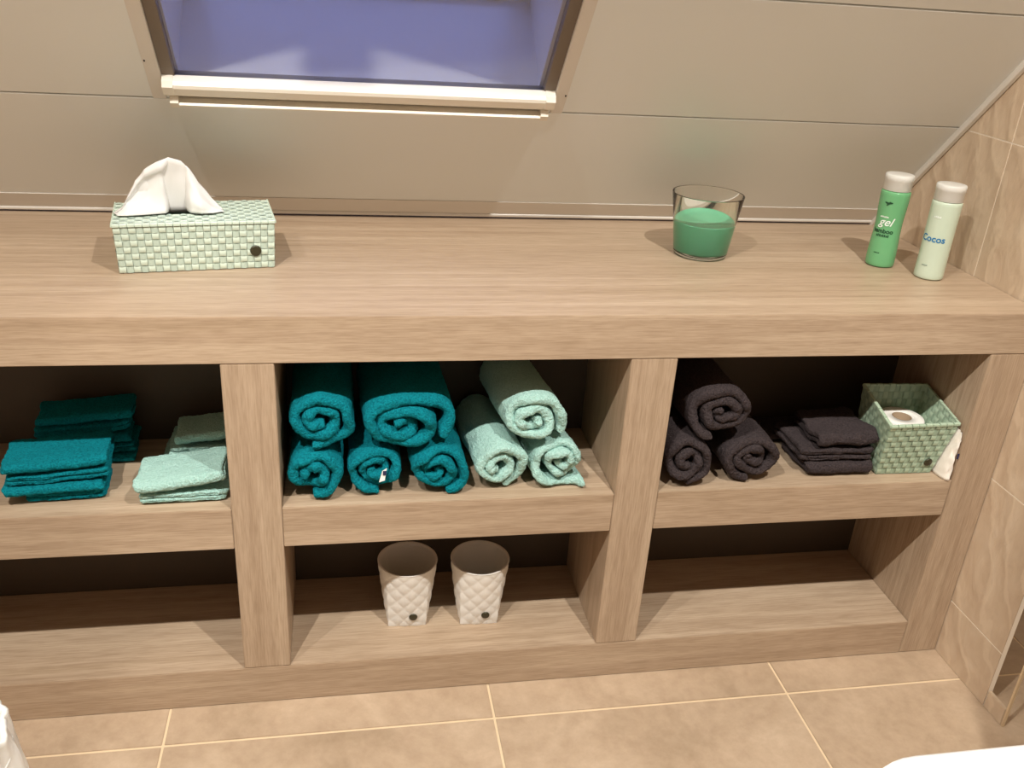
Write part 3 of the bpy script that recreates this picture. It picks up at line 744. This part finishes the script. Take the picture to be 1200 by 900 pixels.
small_print(bg_, 5, 0.012, 0.0022, .0315, azg+o1-.1, radg, INK_D)
letter(bw_, 'Cocos', .0185, .0840, azw+math.radians(-20), radw, INK_B, 0, .0004)
small_print(bw_, 5, 0.012, 0.0022, .030, azw+math.radians(-24), radw, INK_G)
small_print(bw_, 5, 0.014, 0.0038, .128, azw+math.radians(-20), radw, INK_W)
# little leaf mark on the green bottle
me = bpy.data.meshes.new('leaf'); vs = []; fs = []
for cx_, cy_, an in ((-.0025,.0005,2.9),(.0025,.0010,.15),(.0,-.0005,.9)):
    b = len(vs)
    for k in range(10):
        t_ = 2*PI*k/10; px, py = .0058*math.cos(t_), .0020*math.sin(t_)
        vs.append((cx_+px*math.cos(an)-py*math.sin(an), cy_+px*math.sin(an)+py*math.cos(an), 0))
    fs.append(tuple(range(b, b+10)))
me.from_pydata(vs, [], fs); new_obj('leaf_mark', wrap(me, radg, azg+o1-.05, .134), INK_D, bg_)

# ---- waste bin with white liner, washbasin (both cut by the frame)
bn = thing('waste_bin', 'waste bin with a crumpled white plastic liner standing on the floor tiles', 'waste bin', (-.778, -.352, 0))
bm = bmesh.new(); lathe(bm, [(0,.001),(.092,.001),(.096,.006),(.112,.262),(.114,.268),(.110,.268),(.094,.010),(0,.010)], 48); bm_obj('bin_body', bm, WHITE, bn, True)
bm = bmesh.new(); NU, NV = 96, 26; V = []
for i in range(NU):
    th = 2*PI*i/NU; row = []
    for j in range(NV+1):
        s = j/NV
        if s < .75: z = .055 + .245*(s/.75); r = .1125 + .012*math.sin(PI*s/.75)
        else: q = (s-.75)/.25; z = .300 + .010*math.sin(PI*q) - .03*q*q; r = .1165 - .022*q
        wv = noise.noise(Vector((math.cos(th)*4, math.sin(th)*4, z*9))); w2 = noise.noise(Vector((math.cos(th)*11, math.sin(th)*11, z*22+5)))
        r += .008*wv + .006*w2; z += .010*noise.noise(Vector((math.cos(th)*5, math.sin(th)*5, 7)))*s
        row.append(bm.verts.new((r*math.cos(th), r*math.sin(th), z)))
    V.append(row)
for i in range(NU):
    for j in range(NV): bm.faces.new((V[i][j],V[(i+1)%NU][j],V[(i+1)%NU][j+1],V[i][j+1]))
o = bm_obj('liner', bm, BAG, bn, True); md = o.modifiers.new('thickness','SOLIDIFY'); md.thickness = .0008

ba = thing('washbasin', 'white glazed washbasin rim with a rounded corner, close in front of the shelving', 'washbasin', (.372, -1.178, 0))
def rrect(hx, hy, r, n=10):
    out = []
    for k, (sx, sy) in enumerate(((1,1),(-1,1),(-1,-1),(1,-1))):
        for i in range(n+1):
            a = PI/2*k + PI/2*i/n; out.append((sx*(hx-r) + r*math.cos(a), sy*(hy-r) + r*math.sin(a)))
    return out
bm = bmesh.new(); RR = []
for hx, hy, r, z in ((.10,.09,.05,.70),(.16,.14,.06,.72),(.228,.196,.06,.79),(.236,.204,.064,.838),(.234,.202,.064,.846),(.228,.196,.06,.850),(.205,.172,.05,.850),(.198,.165,.05,.845),(.180,.15,.05,.78),(.13,.11,.05,.745),(.02,.02,.015,.738)):
    RR.append([bm.verts.new((x,y,z)) for x,y in rrect(hx,hy,r)])
for a, b in zip(RR, RR[1:]):
    L = len(a)
    for k in range(L): bm.faces.new((a[k],a[(k+1)%L],b[(k+1)%L],b[k]))
bm.faces.new(RR[0][::-1]); bm.faces.new(RR[-1]); bm_obj('bowl', bm, CERAMIC, ba, True)
bm = bmesh.new(); lathe(bm, [(0,.001),(.10,.001),(.105,.01),(.085,.2),(.08,.55),(.095,.699),(0,.699)], 40); bm_obj('pedestal', bm, CERAMIC, ba, True)
